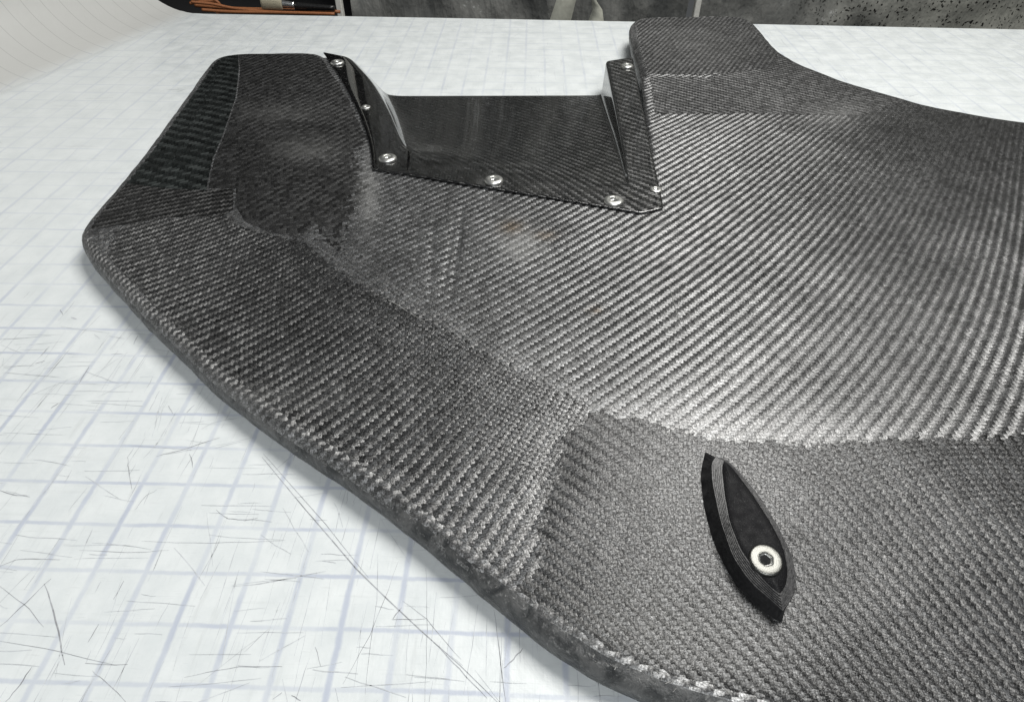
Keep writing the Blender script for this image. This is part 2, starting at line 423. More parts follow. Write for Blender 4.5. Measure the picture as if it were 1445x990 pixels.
marks = strips('cut_mark', M_SCRATCH, [(pxl(p, 9 if len(p) > 2 else 4), w*0.72) for p, w in dark]); marks['kind'] = 'stuff'
faint = []
for k in range(1300):
    if random.random() < 0.62: x, y = random.uniform(-8, 9), random.uniform(-4, 7)
    else: x, y = random.uniform(-16, 26), random.uniform(4, 35)
    L = random.uniform(0.2, 1.6); a = random.choice((0, 0, math.pi/2, math.pi/2, math.pi/2, random.uniform(0, 3.1)))+random.gauss(0, 0.07)
    cv = random.gauss(0, 0.03); pts = []
    for t in np.linspace(-0.5, 0.5, 5):
        pts.append((x+math.cos(a+cv*t)*L*t+random.gauss(0, 0.006), y+math.sin(a+cv*t)*L*t+random.gauss(0, 0.006)))
    faint.append((pts, random.uniform(0.006, 0.016)))
marks2 = strips('hairline_mark', M_SCRATCH2, faint); marks2['kind'] = 'stuff'

# ================================================================== the carbon panel
Z0 = 1.36
def sdist(x, y, a, b):            # distance to the right-hand side of a->b
    d = np.array(b)-np.array(a); d = d/np.linalg.norm(d)
    return (x-a[0])*d[1]-(y-a[1])*d[0]
def soft(v, r=0.35): return 0.5*(v+np.sqrt(v*v+r*r))
CA, CB, CC = (-2.43, 10.59), (7.89, 3.37), (16.52, 2.83)
LA, LB = U(338, 88, Z0)[:2], U(300, 268, Z0)[:2]
def vnoise(x, y):
    return (np.sin(x*0.9+1.3*np.sin(y*0.7))+np.sin(y*1.15+1.1*np.sin(x*0.6+2))+0.6*np.sin(2.1*x+1.7*y)+0.5*np.sin(2.9*y-1.3*x+1))
def ztop(x, y):
    d1 = 0.135*soft(sdist(x, y, CA, CB))
    d2 = 0.118*soft(sdist(x, y, CB, CC))
    d3 = 0.11*soft(sdist(x, y, tuple(LA), tuple(LB)))
    drop = np.maximum(np.maximum(d1, d2), d3)
    ridge = 0.0
    for (xa, ya, xb, yb, h, w) in RIDGES:
        dx, dy = xb-xa, yb-ya; L = math.hypot(dx, dy)
        t = ((x-xa)*dx+(y-ya)*dy)/L/L; dd = ((x-xa)*dy-(y-ya)*dx)/L
        ridge = ridge+h*np.exp(-(dd/w)**2)*smooth(t*4)*smooth((1-t)*4)
    return Z0-drop+0.008*vnoise(x, y)+ridge
RIDGES = []
def T(px, py):
    """measurement -> point on the panel's top skin"""
    z = Z0
    for _ in range(6):
        p = U(px, py, z); z = float(ztop(p[0], p[1]))
    return np.array([p[0], p[1]])
for a, b, h, w in [((655, 275), (633, 450), -0.03, 0.04), ((645, 285), (622, 440), -0.022, 0.035), ((612, 290), (606, 440), -0.02, 0.035), ((590, 290), (587, 400), -0.013, 0.03), ((790, 600), (745, 790), -0.03, 0.16), ((815, 690), (770, 840), 0.02, 0.12), ((760, 640), (730, 720), 0.016, 0.10),
                   ((865, 590), (1010, 625), 0.012, 0.14)]:
    A, B = T(*a), T(*b); RIDGES.append((A[0], A[1], B[0], B[1], h*0.7, w*2.2))

def resample(P, step):
    P = [np.array(p[:2], float) for p in P]; out = []
    n = len(P)
    for k in range(n):
        a, b = P[k], P[(k+1) % n]; L = np.linalg.norm(b-a); c = max(1, int(round(L/step)))
        for q in range(c): out.append(a+(b-a)*q/c)
    return np.array(out)
def chaikin(P, it=2):
    P = np.array(P, float)
    for _ in range(it):
        Q = np.roll(P, -1, 0); P = np.stack([P*0.75+Q*0.25, P*0.25+Q*0.75], 1).reshape(-1, 2)
    return P
def inside(P, x, y):
    r = np.zeros(len(x), bool); n = len(P)
    for k in range(n):
        x1, y1 = P[k]; x2, y2 = P[(k+1) % n]
        c = ((y1 > y) != (y2 > y)); 
        with np.errstate(divide='ignore', invalid='ignore'):
            xi = (x2-x1)*(y-y1)/(y2-y1)+x1
        r ^= c & (x < xi)
    return r
def dist_to(P, x, y):
    best = np.full(len(x), 1e9); n = len(P)
    for k in range(n):
        a = P[k]; b = P[(k+1) % n]; d = b-a; L2 = d@d+1e-12
        t = np.clip(((x-a[0])*d[0]+(y-a[1])*d[1])/L2, 0, 1)
        best = np.minimum(best, np.hypot(x-a[0]-t*d[0], y-a[1]-t*d[1]))
    return best
def fill(P, step, zone=None, dense=None, margin=0.5):
    x0, y0 = P.min(0); x1, y1 = P.max(0)
    gx, gy = np.meshgrid(np.arange(x0, x1, step), np.arange(y0, y1, step*0.87))
    gx[1::2] += step/2
    gx = gx.ravel(); gy = gy.ravel()
    k = inside(P, gx, gy); gx, gy = gx[k], gy[k]
    d = dist_to(P, gx, gy); k = d > step*margin; I = np.stack([gx[k], gy[k]], 1)
    if zone is not None:
        I = np.vstack([I[~inside(zone, I[:, 0], I[:, 1])], dense])
    pts = [Vector(p) for p in P]+[Vector(p) for p in I]
    n = len(P)
    vo, eo, fo, ov, oe, of = delaunay_2d_cdt(pts, [(i, (i+1) % n) for i in range(n)], [], 1, 1e-6)
    return np.array([tuple(v) for v in vo]), fo

# ---- weave direction fields: (photo x, y, stripe angle in the photo) -> smooth warp/weft coordinates
TOW = 0.087
def world_angle(px, py, ang):
    a = math.radians(ang)
    A = T(px-10*math.cos(a), py+10*math.sin(a)); B = T(px+10*math.cos(a), py-10*math.sin(a))
    d = B-A; return math.atan2(d[1], d[0])
def weave_field(samples, deg=2, tow=TOW, hand=1, rot=0.0):
    X = []; 
    for s in samples:
        p = T(s[0], s[1]); X.append((p[0], p[1], world_angle(*s)))
    X = np.array(X); c = X[:, :2].mean(0); sc = 6.0
    pw = [(i, j) for i in range(deg+1) for j in range(deg+1-i) if i+j > 0]
    if len(samples) < 3: pw = [(1, 0), (0, 1)]
    def basis(x, y):
        x = (x-c[0])/sc; y = (y-c[1])/sc
        B = np.stack([x**i*y**j for i, j in pw], -1)
        Bx = np.stack([i*x**max(i-1, 0)*y**j/sc if i else 0*x for i, j in pw], -1)
        By = np.stack([j*x**i*y**max(j-1, 0)/sc if j else 0*x for i, j in pw], -1)
        return B, Bx, By
    B, Bx, By = basis(X[:, 0], X[:, 1]); g = math.sqrt(2)/tow
    th = X[:, 2]
    A = np.vstack([Bx, By])
    reg = 1e-3*np.eye(len(pw)); 
    def solve(gx, gy): return np.linalg.lstsq(np.vstack([A, reg*[[1 if sum(q) == 1 else 12] for q in pw]]), np.r_[gx, gy, np.zeros(len(pw))], rcond=None)[0]
    kphi = solve(-np.sin(th)*g, np.cos(th)*g)             # across the stripes
    kpsi = solve(np.cos(th)*g, np.sin(th)*g)              # along them
    def f(x, y):
        B, Bx, By = basis(x, y)
        phi, psi = B@kphi, B@kpsi*hand
        u, v = (phi+psi)/2, (phi-psi)/2
        gu = np.stack([(Bx@kphi+hand*(Bx@kpsi))/2, (By@kphi+hand*(By@kpsi))/2], -1)
        gv = np.stack([(Bx@kphi-hand*(Bx@kpsi))/2, (By@kphi-hand*(By@kpsi))/2], -1)
        gu /= np.linalg.norm(gu, axis=1)[:, None]+1e-9; gv /= np.linalg.norm(gv, axis=1)[:, None]+1e-9
        if rot:                                             # sheared cloth: fibres lie off the diagonal
            c_, s_ = math.cos(math.radians(rot)), math.sin(math.radians(rot)); Rm = np.array([[c_, s_], [-s_, c_]])
            gu = gu@Rm; gv = gv@Rm
        z = np.zeros((len(x), 1))
        return np.stack([u, v, 0*u], -1), np.hstack([gu, z]), np.hstack([gv, z])
    return f
F_MAIN = weave_field([(800, 330, 27), (950, 450, 33), (760, 400, 28), (870, 520, 38), (1000, 230, 30), (1050, 350, 40), (1150, 330, 52), (1250, 380, 62), (1380, 400, 72), (1100, 500, 42), (1220, 550, 52),
                      (1360, 560, 70), (950, 200, 22), (600, 380, 25), (560, 300, 25), (1050, 560, 40), (1250, 250, 60), (680, 470, 30)], 3)
F_FRONT = weave_field([(700, 530, 52), (500, 500, 34), (430, 450, 26), (600, 540, 44), (560, 440, 36), (760, 620, 62), (650, 680, 52), (350, 400, 24), (250, 350, 22)], 2, tow=0.083)
F_FIN = weave_field([(900, 630, -38), (1000, 640, -32), (850, 680, -50), (950, 760, -42), (1200, 720, -42), (1350, 900, -48), (1350, 700, -62), (1150, 900, -38), (1000, 900, -40), (1420, 640, -75)], 2, tow=0.079)
F_SIDE = weave_field([(260, 180, -14), (240, 230, -14), (310, 120, -10)], 1, tow=0.15, rot=45)
F_SIDE2 = weave_field([(310, 170, -13), (290, 230, -14), (320, 120, -12)], 1, tow=0.15, rot=45)
F_CORNER = weave_field([(200, 285, 9), (300, 285, 14)], 1, tow=0.09)
F_SANDED = weave_field([(400, 150, 30), (450, 220, 25), (400, 250, 28)], 1, tow=0.10)
F_TABJ = weave_field([(960, 135, -10), (1080, 140, -12), (1180, 170, -22)], 1, tow=0.09)
F_TAB = weave_field([(960, 60, 48), (1050, 80, 48)], 1, tow=0.075)

DUST = [(400, 160, 60, 12, .35), (520, 270, 16, 50, .8), (735, 345, 30, 22, .9), (430, 210, 45, 18, .5), (1180, 160, 40, 14, .5), (980, 60, 70, 30, .45),
        (900, 900, 200, 80, .2), (330, 560, 160, 20, .3), (560, 135, 20, 12, .3)]
STAIN = [(722, 320, 16, 9, .55), (770, 332, 14, 6, .5), (840, 437, 9, 5, .4)]
def blobs(px, py, L):
    r = np.zeros(len(px))
    for x, y, a, b, k in L: r += k*np.exp(-((px-x)/a)**2-((py-y)/b)**2)
    return np.clip(r, 0, 1)
def photo_xy(V):
    v = V-CAM; q = v@_d
    q = np.where(np.abs(q) < 1e-3, 1e-3, q)
    return IW/2+F_PX*(v@_r2)/q, IH/2-F_PX*(v@_u2)/q
def skin_attrs(flat, V, field):
    w, tu, tv = field(flat[:, 0], flat[:, 1])
    px, py = photo_xy(V)
    band = 0.12*np.exp(-(dist_to(P, flat[:, 0], flat[:, 1])/0.42)**2)*(flat[:, 1] < 10.3)*(flat[:, 0] < 9)
    return {'weave': w, 'tu': tu, 'tv': tv, 'dust': np.clip(blobs(px, py, DUST)+band, 0, 1), 'stain': blobs(px, py, STAIN)}

# ---- outline of the panel (counter-clockwise), with where a rounded rim runs
def up(l, z): return [U(x, y, z)[:2] for x, y in l]
front = up([(117, 352), (127, 370), (152, 399), (217, 468), (300, 547), (400, 623), (485, 677), (580, 747), (690, 840), (790, 921), (870, 966), (930, 990)], 0.55)
right = [np.array(p) for p in [(10.6, -2.72), (14, -2.8), (22, -2.8), (31, -2.8), (31, 17.6)]]
back = up([(1445, 172), (1380, 163), (1300, 147), (1200, 118), (1130, 91), (1100, 73), (1080, 50), (1066, 32), (1045, 23), (900, 25), (889, 31), (889, 45), (891, 62), (897, 84)], 1.28)
notch = up([(905, 110), (912, 180), (918, 230), (918, 262), (900, 282), (700, 252), (545, 226), (531, 190), (512, 150), (490, 115), (470, 88), (463, 79)], Z0)
left = [U(x, y, z)[:2] for x, y, z in [(454, 76, 1.24), (312, 76, 1.24), (301, 80, 1.2), (283, 104, 1.14), (236, 168, 1.08), (162, 262, 1.0), (133, 298, 0.9), (119, 322, 0.75), (114, 338, 0.62)]]
n_rim0 = len(front)+len(right)
OUT = np.array(front+right+back+notch+left)
kinds = ['r']*len(front)+['r']*4+['r']+['r']*len(back)+['n']*len(notch)+['r']*len(left)
# resample keeping kind
P = []; K = []
for k in range(len(OUT)):
    a, b = OUT[k], OUT[(k+1) % len(OUT)]; L = np.linalg.norm(b-a); c = max(1, int(round(L/0.28)))
    for q in range(c):
        P.append(a+(b-a)*q/c); K.append('n' if (kinds[k] == 'n' and kinds[(k+1) % len(OUT)] == 'n') else 'r')
P = np.array(P)
for _ in range(6): P = np.where(np.array(K)[:, None] == 'n', P, 0.5*P+0.25*np.roll(P, 1, 0)+0.25*np.roll(P, -1, 0))
isr = np.array([k == 'r' for k in K])
tan = np.roll(P, -1, 0)-np.roll(P, 1, 0); tan /= np.linalg.norm(tan, axis=1)[:, None]
inw = np.stack([-tan[:, 1], tan[:, 0]], 1)
for _ in range(5):
    inw = 0.5*inw+0.25*np.roll(inw, 1, 0)+0.25*np.roll(inw, -1, 0); inw /= np.linalg.norm(inw, axis=1)[:, None]
P = P+(inw*(0.012*np.sin(np.cumsum(rng.normal(0, 0.5, len(P))))+rng.normal(0, 0.006, len(P)))[:, None])*isr[:, None]
RIM = 0.42
inner = P+inw*(RIM*isr)[:, None]
cr = np.array([T(578, 268), T(672, 268), T(660, 455), T(570, 455)])
gx, gy = np.meshgrid(np.arange(cr[:, 0].min(), cr[:, 0].max(), 0.06), np.arange(cr[:, 1].min(), cr[:, 1].max(), 0.15))
kk = inside(cr, gx.ravel(), gy.ravel())
Vi, Fi = fill(inner, 0.21, cr, np.stack([gx.ravel()[kk], gy.ravel()[kk]], 1))
nP = len(P)
assert len(Vi) >= nP
flat = list(Vi); zz = list(ztop(Vi[:, 0], Vi[:, 1])); Fs = [tuple(f) for f in Fi]
V = [(Vi[k, 0], Vi[k, 1], zz[k]) for k in range(len(Vi))]
Vflat = [tuple(v) for v in Vi]
prev = list(range(nP))
prof = [(math.sin(a)*RIM, RIM*0.85*(1-math.cos(a)), RIM*a) for a in np.radians([12, 24, 36, 48, 60, 72, 84, 90])]+[(RIM, RIM*0.85+0.12, RIM*1.57+0.12), (RIM-0.03, RIM*0.85+0.27, RIM*1.57+0.27), (RIM-0.12, RIM*0.85+0.32, RIM*1.57+0.36), (RIM-0.6, RIM*0.85+0.30, RIM*1.57+0.8)]
ztop_i = ztop(inner[:, 0], inner[:, 1])
rough_rim = np.cumsum(rng.normal(0, 0.4, nP))
resin_faces = []
for li, (o_, dz, arc) in enumerate(prof):
    ids = []
    for k in range(nP):
        if isr[k]: w = inner[k]-inw[k]*o_; z = ztop_i[k]-dz
        else: w = inner[k]+inw[k]*(0.01*li); z = ztop_i[k]-dz*0.75
        amp = 0.005 if isr[k] else 0.0
        z += amp*math.sin(rough_rim[k]+li*1.3); w = w-inw[k]*amp*math.cos(rough_rim[k]*1.7+li)
        ids.append(len(V)); V.append((w[0], w[1], z)); f2 = inner[k]-inw[k]*arc; Vflat.append(tuple(f2))
    for k in range(nP):
        k2 = (k+1) % nP
        Fs.append((prev[k], ids[k], ids[k2], prev[k2])); resin_faces.append(li)
    prev = ids
V = np.array(V); Vflat = np.array(Vflat)
panel = thing('carbon_panel', (8, 8, 0.05), 'large matte grey carbon fibre twill panel lying on the white gridded table', 'carbon panel')
sat = skin_attrs(Vflat, V, F_MAIN)
sat['dust'][len(Vi):] = np.clip(sat['dust'][len(Vi):]+0.0, 0, 1)
shell = obj('panel_shell', V, Fs, M_BASE, panel, attrs=sat)
shell.data.materials.append(M_RESIN)
nf = len(Fi)
for q, li in enumerate(resin_faces):
    xq = P[q % nP, 0]
    if li >= (2+(0 if 5.2 < xq else rng.integers(0, 4)) if 3.4 < xq < 12 and P[q % nP, 1] < 3 else 5): shell.data.polygons[nf+q].material_index = 1

# ---- overlapping plies laid on the shell
def ply(name, poly_px, field, mat, lift=0.012, step=0.21, jag=0.0, world_pts=None, label=None, rimkeep=0.0, solid=None):
    Pp = np.array([T(x, y) for x, y in poly_px]) if world_pts is None else np.array(world_pts)
    R = resample(Pp, 0.16)
    if jag:
        cen = R.mean(0)
        tn = np.roll(R, -1, 0)-np.roll(R, 1, 0); tn /= np.linalg.norm(tn, axis=1)[:, None]+1e-9
        R = R+np.stack([-tn[:, 1], tn[:, 0]], 1)*rng.normal(0, jag, len(R))[:, None]
    area = 0.5*np.sum(R[:, 0]*np.roll(R[:, 1], -1)-np.roll(R[:, 0], -1)*R[:, 1])
    if area < 0: R = R[::-1]
    Vv, Ff = fill(R, step)
    nb = len(R)
    z = ztop(Vv[:, 0], Vv[:, 1])+rim_drop(Vv[:, 0], Vv[:, 1])+lift
    V3 = np.column_stack([Vv, z])
    Ff = [tuple(f) for f in Ff]; fl = Vv
    at = skin_attrs(fl, V3, field); at['edge'] = dist_to(R, Vv[:, 0], Vv[:, 1])+0.0
    if solid: at['edge'] = at['edge']+solid(*photo_xy(V3))
    at['edge'] = np.where(dist_to(P, Vv[:, 0], Vv[:, 1]) < rimkeep, at['edge']+1.0, at['edge'])
    o = obj(name, V3, Ff, mat, panel, attrs=at)
    if label: o['label'] = label
    return o
RP = P[isr]
def rim_drop(x, y):
    d = dist_to(P, x, y)
    t = np.clip((RIM-d)/RIM, 0, 0.999)
    return -RIM*0.85*(1-np.sqrt(1-t*t))

def inset_front(px0, px1, d, wig):
    """points along the front edge, set in by d"""
    X, Y = photo_xy(np.column_stack([P, np.full(len(P), 0.55)]))
    idx = [k for k in range(0, nP//2) if isr[k] and px0 <= X[k] <= px1 and Y[k] > 340 and P[k, 1] < 11 and k < n_front]
    return [P[k]+inw[k]*(d+wig*(0.08*math.sin(k*0.7)+0.04*math.sin(k*2.3)+random.uniform(-0.04, 0.04))) for k in idx]
def edge(a, b, d=0.04, z=0.95):
    k0 = int(np.argmin(np.linalg.norm(P-U(a[0], a[1], z)[:2], axis=1))); k1 = int(np.argmin(np.linalg.norm(P-U(b[0], b[1], z)[:2], axis=1)))
    out = []; k = k0
    while True:
        out.append(P[k]+inw[k]*d)
        if k == k1: break
        k = (k+1) % nP
    return out
n_front = int(np.argmin(np.abs(P-np.array([31, -2.8])).sum(1)))
e2 = inset_front(140, 760, 0.07, 0.25); e3 = inset_front(720, 940, 0.24, 1.0)+inset_front(940, 2600, 0.16, 0.8)
j23 = [T(850, 572), T(786, 602), T(772, 680), T(748, 780)]
R2 = [T(x, y) for x, y in [(160, 318), (230, 303), (330, 300), (345, 318), (430, 336), (490, 385), (560, 422), (640, 462), (755, 528), (850, 572)]]
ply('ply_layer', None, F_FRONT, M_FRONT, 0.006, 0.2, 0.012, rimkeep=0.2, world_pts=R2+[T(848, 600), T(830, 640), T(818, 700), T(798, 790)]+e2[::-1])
R3 = [T(x, y) for x, y in [(850, 572), (930, 592), (1010, 610), (1150, 618), (1300, 610), (1445, 606)]]+[np.array([22, 3.0]), np.array([30.4, 3.0]), np.array([30.4, -2.3])]
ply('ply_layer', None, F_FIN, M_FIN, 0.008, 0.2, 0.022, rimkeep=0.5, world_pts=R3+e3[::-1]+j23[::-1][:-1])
fr = inset_front(560, 1040, 0.26, 1.0); V = []; Fc = []
for q in range(len(fr)-1):
    for _ in range(3):
        t_ = random.random(); c = fr[q]*(1-t_)+fr[q+1]*t_+np.array([random.gauss(0, .05), random.gauss(0, .05)]); a = random.uniform(0, 6.28); L = random.uniform(0.04, 0.16)
        zc0 = float(ztop(c[0], c[1])+rim_drop(np.array([c[0]]), np.array([c[1]]))[0])
        b = len(V); d = np.array([math.cos(a), math.sin(a)]); nn = np.array([-d[1], d[0]])*random.uniform(0.004, 0.010)
        for k in range(4):
            u = k/3; o_ = c+d*L*(u-0.5); zq = zc0+0.012+0.03*u*u*random.uniform(0.2, 1)
            V.append((o_[0]+nn[0], o_[1]+nn[1], zq)); V.append((o_[0]-nn[0], o_[1]-nn[1], zq))
        for k in range(3): Fc.append((b+2*k, b+2*k+1, b+2*k+3, b+2*k+2))
fz = obj('frayed_threads', V, Fc, plain('frayed_fibre', (0.16, 0.16, 0.155), 0.5), panel); fz['kind'] = 'stuff'
TT = lambda l: [T(x, y) for x, y in l]
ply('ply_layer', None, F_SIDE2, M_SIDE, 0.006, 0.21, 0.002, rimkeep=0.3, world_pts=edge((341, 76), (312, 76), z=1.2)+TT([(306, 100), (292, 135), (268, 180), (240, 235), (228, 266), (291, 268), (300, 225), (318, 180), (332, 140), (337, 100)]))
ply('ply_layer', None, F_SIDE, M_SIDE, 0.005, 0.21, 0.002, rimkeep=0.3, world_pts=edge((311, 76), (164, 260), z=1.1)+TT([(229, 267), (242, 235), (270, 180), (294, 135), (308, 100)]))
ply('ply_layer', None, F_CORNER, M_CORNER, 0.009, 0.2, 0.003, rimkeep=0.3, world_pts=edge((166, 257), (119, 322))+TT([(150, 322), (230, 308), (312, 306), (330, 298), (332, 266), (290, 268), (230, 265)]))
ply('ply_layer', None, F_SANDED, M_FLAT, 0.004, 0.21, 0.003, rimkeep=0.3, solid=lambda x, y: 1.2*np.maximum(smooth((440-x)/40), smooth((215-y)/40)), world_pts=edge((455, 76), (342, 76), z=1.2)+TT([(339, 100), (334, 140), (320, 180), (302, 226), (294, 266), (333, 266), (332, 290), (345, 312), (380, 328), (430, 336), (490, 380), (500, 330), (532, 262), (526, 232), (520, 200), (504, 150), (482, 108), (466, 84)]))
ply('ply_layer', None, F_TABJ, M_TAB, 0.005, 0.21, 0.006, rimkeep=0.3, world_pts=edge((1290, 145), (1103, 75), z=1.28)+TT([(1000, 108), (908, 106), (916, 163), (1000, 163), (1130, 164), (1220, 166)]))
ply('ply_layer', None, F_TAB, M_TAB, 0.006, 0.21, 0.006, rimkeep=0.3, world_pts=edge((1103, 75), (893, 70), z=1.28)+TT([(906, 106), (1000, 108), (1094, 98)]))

def crom3(P_, n):
    P_ = np.array(P_); L = np.r_[0, np.cumsum(np.linalg.norm(np.diff(P_, axis=0), axis=1))]
    return np.stack([np.interp(np.linspace(0, L[-1], n), L, P_[:, k]) for k in range(2)], 1)
# stray fibres and lint lying on the cloth
V = []; Fc = []
lint = [([(944, 403), (951, 428), (958, 452)], .016), ([(985, 545), (992, 560)], .014), ([(548, 424), (562, 431), (575, 440)], .016), ([(580, 443), (600, 455)], .014), 
        ([(783, 694), (796, 692), (803, 697)], .012), ([(1262, 622), (1278, 632), (1290, 636)], .014), ([(737, 498), (740, 502)], .02), ([(1325, 358), (1340, 368)], .014), ([(1010, 700), (1012, 690)], .01)]
for pts, w in lint:
    C = crom3([T(*q) for q in pts], 8); b = len(V)
    for k, c in enumerate(C):
        d = C[min(k+1, 7)]-C[max(k-1, 0)]; d = d/np.linalg.norm(d); nn = np.array([-d[1], d[0]])*w/2
        zq = float(ztop(c[0], c[1])+rim_drop(np.array([c[0]]), np.array([c[1]]))[0])+0.016
        V.append((c[0]+nn[0], c[1]+nn[1], zq)); V.append((c[0]-nn[0], c[1]-nn[1], zq))
    for k in range(7): Fc.append((b+2*k, b+2*k+1, b+2*k+3, b+2*k+2))
li_ = obj('stray_fibres', V, Fc, plain('lint', (0.24, 0.24, 0.23), 0.6), panel); li_['kind'] = 'stuff'

# ================================================================== glossy ramp insert bolted into the notch
ZI = 1.46
tz = [ZI, ZI, 1.12, 0.76, 0.40, 0.07]
cA = [(525, 238, ZI), (521, 205, ZI), (508, 165, ZI), (490, 128, ZI), (473, 99, ZI), (455, 73, ZI)]
cB = [(552, 243, ZI), (560, 212, ZI), (554, 175, ZI), (538, 140, ZI), (516, 108, ZI), (486, 79, ZI)]
cC = [(575, 246, ZI), (578, 217, ZI)]+[(x, y, z) for (x, y), z in zip([(572, 200), (566, 180), (558, 158), (548, 135)], tz[2:])]
cD = [(876, 295, ZI), (884, 262, ZI)]+[(x, y, z) for (x, y), z in zip([(876, 226), (867, 194), (857, 163), (848, 134)], tz[2:])]
cE = [(905, 300, ZI), (889, 262, ZI), (881, 222, ZI), (873, 180, ZI), (864, 133, ZI), (855, 86, ZI)]
cF = [(937, 293, ZI), (931, 262, ZI), (922, 222, ZI), (913, 178, ZI), (903, 130, ZI), (893, 80, ZI)]
def crom(P, n):
    P = np.array(P); m_ = len(P)-1; out = []
    for t in np.linspace(0, m_, n):
        k = min(int(t), m_-1); f = t-k
        p0 = P[max(k-1, 0)]; p1 = P[k]; p2 = P[k+1]; p3 = P[min(k+2, m_)]
        out.append(0.5*((2*p1)+(-p0+p2)*f+(2*p0-5*p1+4*p2-p3)*f*f+(-p0+3*p1-3*p2+p3)*f**3))
    return np.array(out)
NT_ = 46
rails = [crom([U(*q) for q in c], NT_) for c in (cA, cB, cC, cD, cE, cF)]
V = []; flatI = []
for r in range(NT_):
    A, B, C_, D, E_, F_ = [ra[r] for ra in rails]
    row = []
    for u in np.linspace(0, 1, 7)[:-1]: row.append(A+(B-A)*u)
    for u in np.linspace(0, 1, 12)[:-1]:
        q = B+(C_-B)*u; q[2] = B[2]+(C_[2]-B[2])*(smooth(u)*0.45+0.55*u**1.7); row.append(q)
    for u in np.linspace(0, 1, 22)[:-1]:
        q = C_+(D-C_)*u; q[2] += 0.05*(math.exp(-u/0.02)+math.exp(-(1-u)/0.015))*(1 if r > 8 else r/8); row.append(q)
    for u in np.linspace(0, 1, 9)[:-1]:
        q = D+(E_-D)*u; q[2] = D[2]+(E_[2]-D[2])*u; row.append(q)
    for u in np.linspace(0, 1, 7): row.append(E_+(F_-E_)*u)
    row = np.array(row)
    V += [tuple(q) for q in row]
    arc = np.r_[0, np.cumsum(np.linalg.norm(np.diff(row, axis=0), axis=1))]
    flatI.append(arc)
ncI = len(row); V = np.array(V)
# weave coordinates measured over the surface (cloth draped into the ramp)
mid = 28
lenY = np.r_[0, np.cumsum([np.linalg.norm(np.array(V[(r+1)*ncI+mid])-np.array(V[r*ncI+mid])) for r in range(NT_-1)])]
wx = np.array([[flatI[r][c]-flatI[r][mid]+V[r*ncI+mid][0] for c in range(ncI)] for r in range(NT_)])
wy = V[:, 1].reshape(NT_, ncI)*0.25+0.75*(lenY[:, None]+12.4)
tw = 0.105
uu = wx.ravel()/tw; vv = -wy.ravel()/tw
Fc = [(r*ncI+c, r*ncI+c+1, (r+1)*ncI+c+1, (r+1)*ncI+c) for r in range(NT_-1) for c in range(ncI-1)]
nv = len(V)
insert = thing('ramp_insert', U(700, 220, 0.05), 'glossy black carbon fibre ramp insert bolted into the notch of the panel', 'carbon insert')
io = obj('ramp_shell', V, Fc, M_GLOSS, insert, attrs={'weave': np.column_stack([uu, -vv, 0*uu]), 'tu': np.tile([1, 0, 0], (nv, 1)), 'tv': np.tile([0, 1, 0], (nv, 1)), 'dust': np.zeros(nv), 'stain': np.zeros(nv)})
so = io.modifiers.new('thick', 'SOLIDIFY'); so.thickness = 0.055*S; so.offset = -1
bv = io.modifiers.new('sub', 'SUBSURF'); bv.levels = 1; bv.render_levels = 1

# ---- bolts
def lathe(prof, n=28, cx=0, cy=0, cz=0):
    V = []; Fc = []
    for r, z in prof:
        for k in range(n):
            a = 2*math.pi*k/n; V.append((cx+r*math.cos(a), cy+r*math.sin(a), cz+z))
    for i in range(len(prof)-1):
        for k in range(n):
            k2 = (k+1) % n; Fc.append((i*n+k, i*n+k2, (i+1)*n+k2, (i+1)*n+k))
    return V, Fc
def bolt(parent, c, R, H, dome, rot, tilt=(0, 0), mat=None):
    """socket-head bolt: washer/head with a real hexagonal recess"""
    n = 36; hexr = R*0.46
    prof = [(R, 0.0), (R, H*0.35)]
    for t in np.linspace(0.1, 1, 6):
        a = t*math.pi/2; prof.append((R-(R-hexr*1.32)*math.sin(a)**(1.0 if dome else 0.35)*t, H*0.35+H*0.65*math.sin(a)))
    if not dome: prof = [(R, 0.0), (R, H*0.55), (R-0.012, H*0.85), (R-0.035, H*0.98), (hexr*1.5, H), (hexr*1.2, H)]
    V = []; Fc = []
    for r, z in prof:
        for k in range(n): a = 2*math.pi*k/n; V.append((r*math.cos(a), r*math.sin(a), z))
    def hexpt(a, rr):
        q = (a % (math.pi/3))-math.pi/6; rad = rr*math.cos(math.pi/6)/math.cos(q); return rad*math.cos(a), rad*math.sin(a)
    for rr, z in ((hexr*1.06, H), (hexr, H*0.94)):
        for k in range(n): x, y = hexpt(2*math.pi*k/n, rr); V.append((x, y, z))
    L = len(prof)+2
    for i in range(L-1):
        for k in range(n):
            k2 = (k+1) % n; Fc.append((i*n+k, i*n+k2, (i+1)*n+k2, (i+1)*n+k))
    SV = []; SF = []
    for rr, z in ((hexr, H*0.94), (hexr, H*0.12+0.01), (hexr*0.75, H*0.12), (0.001, -H*0.1)):
        for k in range(n): x, y = hexpt(2*math.pi*k/n, rr); SV.append((x, y, z))
    for i in range(3):
        for k in range(n):
            k2 = (k+1) % n; SF.append((i*n+k, i*n+k2, (i+1)*n+k2, (i+1)*n+k))
    Mx = Matrix.Rotation(tilt[0], 3, 'X') @ Matrix.Rotation(tilt[1], 3, 'Y') @ Matrix.Rotation(rot, 3, 'Z')
    tr = lambda L_: [tuple(Mx @ Vector(v)+Vector([float(q) for q in c])) for v in L_]
    b = obj('bolt', tr(V), Fc, mat or M_STEEL, parent)
    s = obj('socket', tr(SV), SF, M_STEEL, None); s.parent = b
    return b
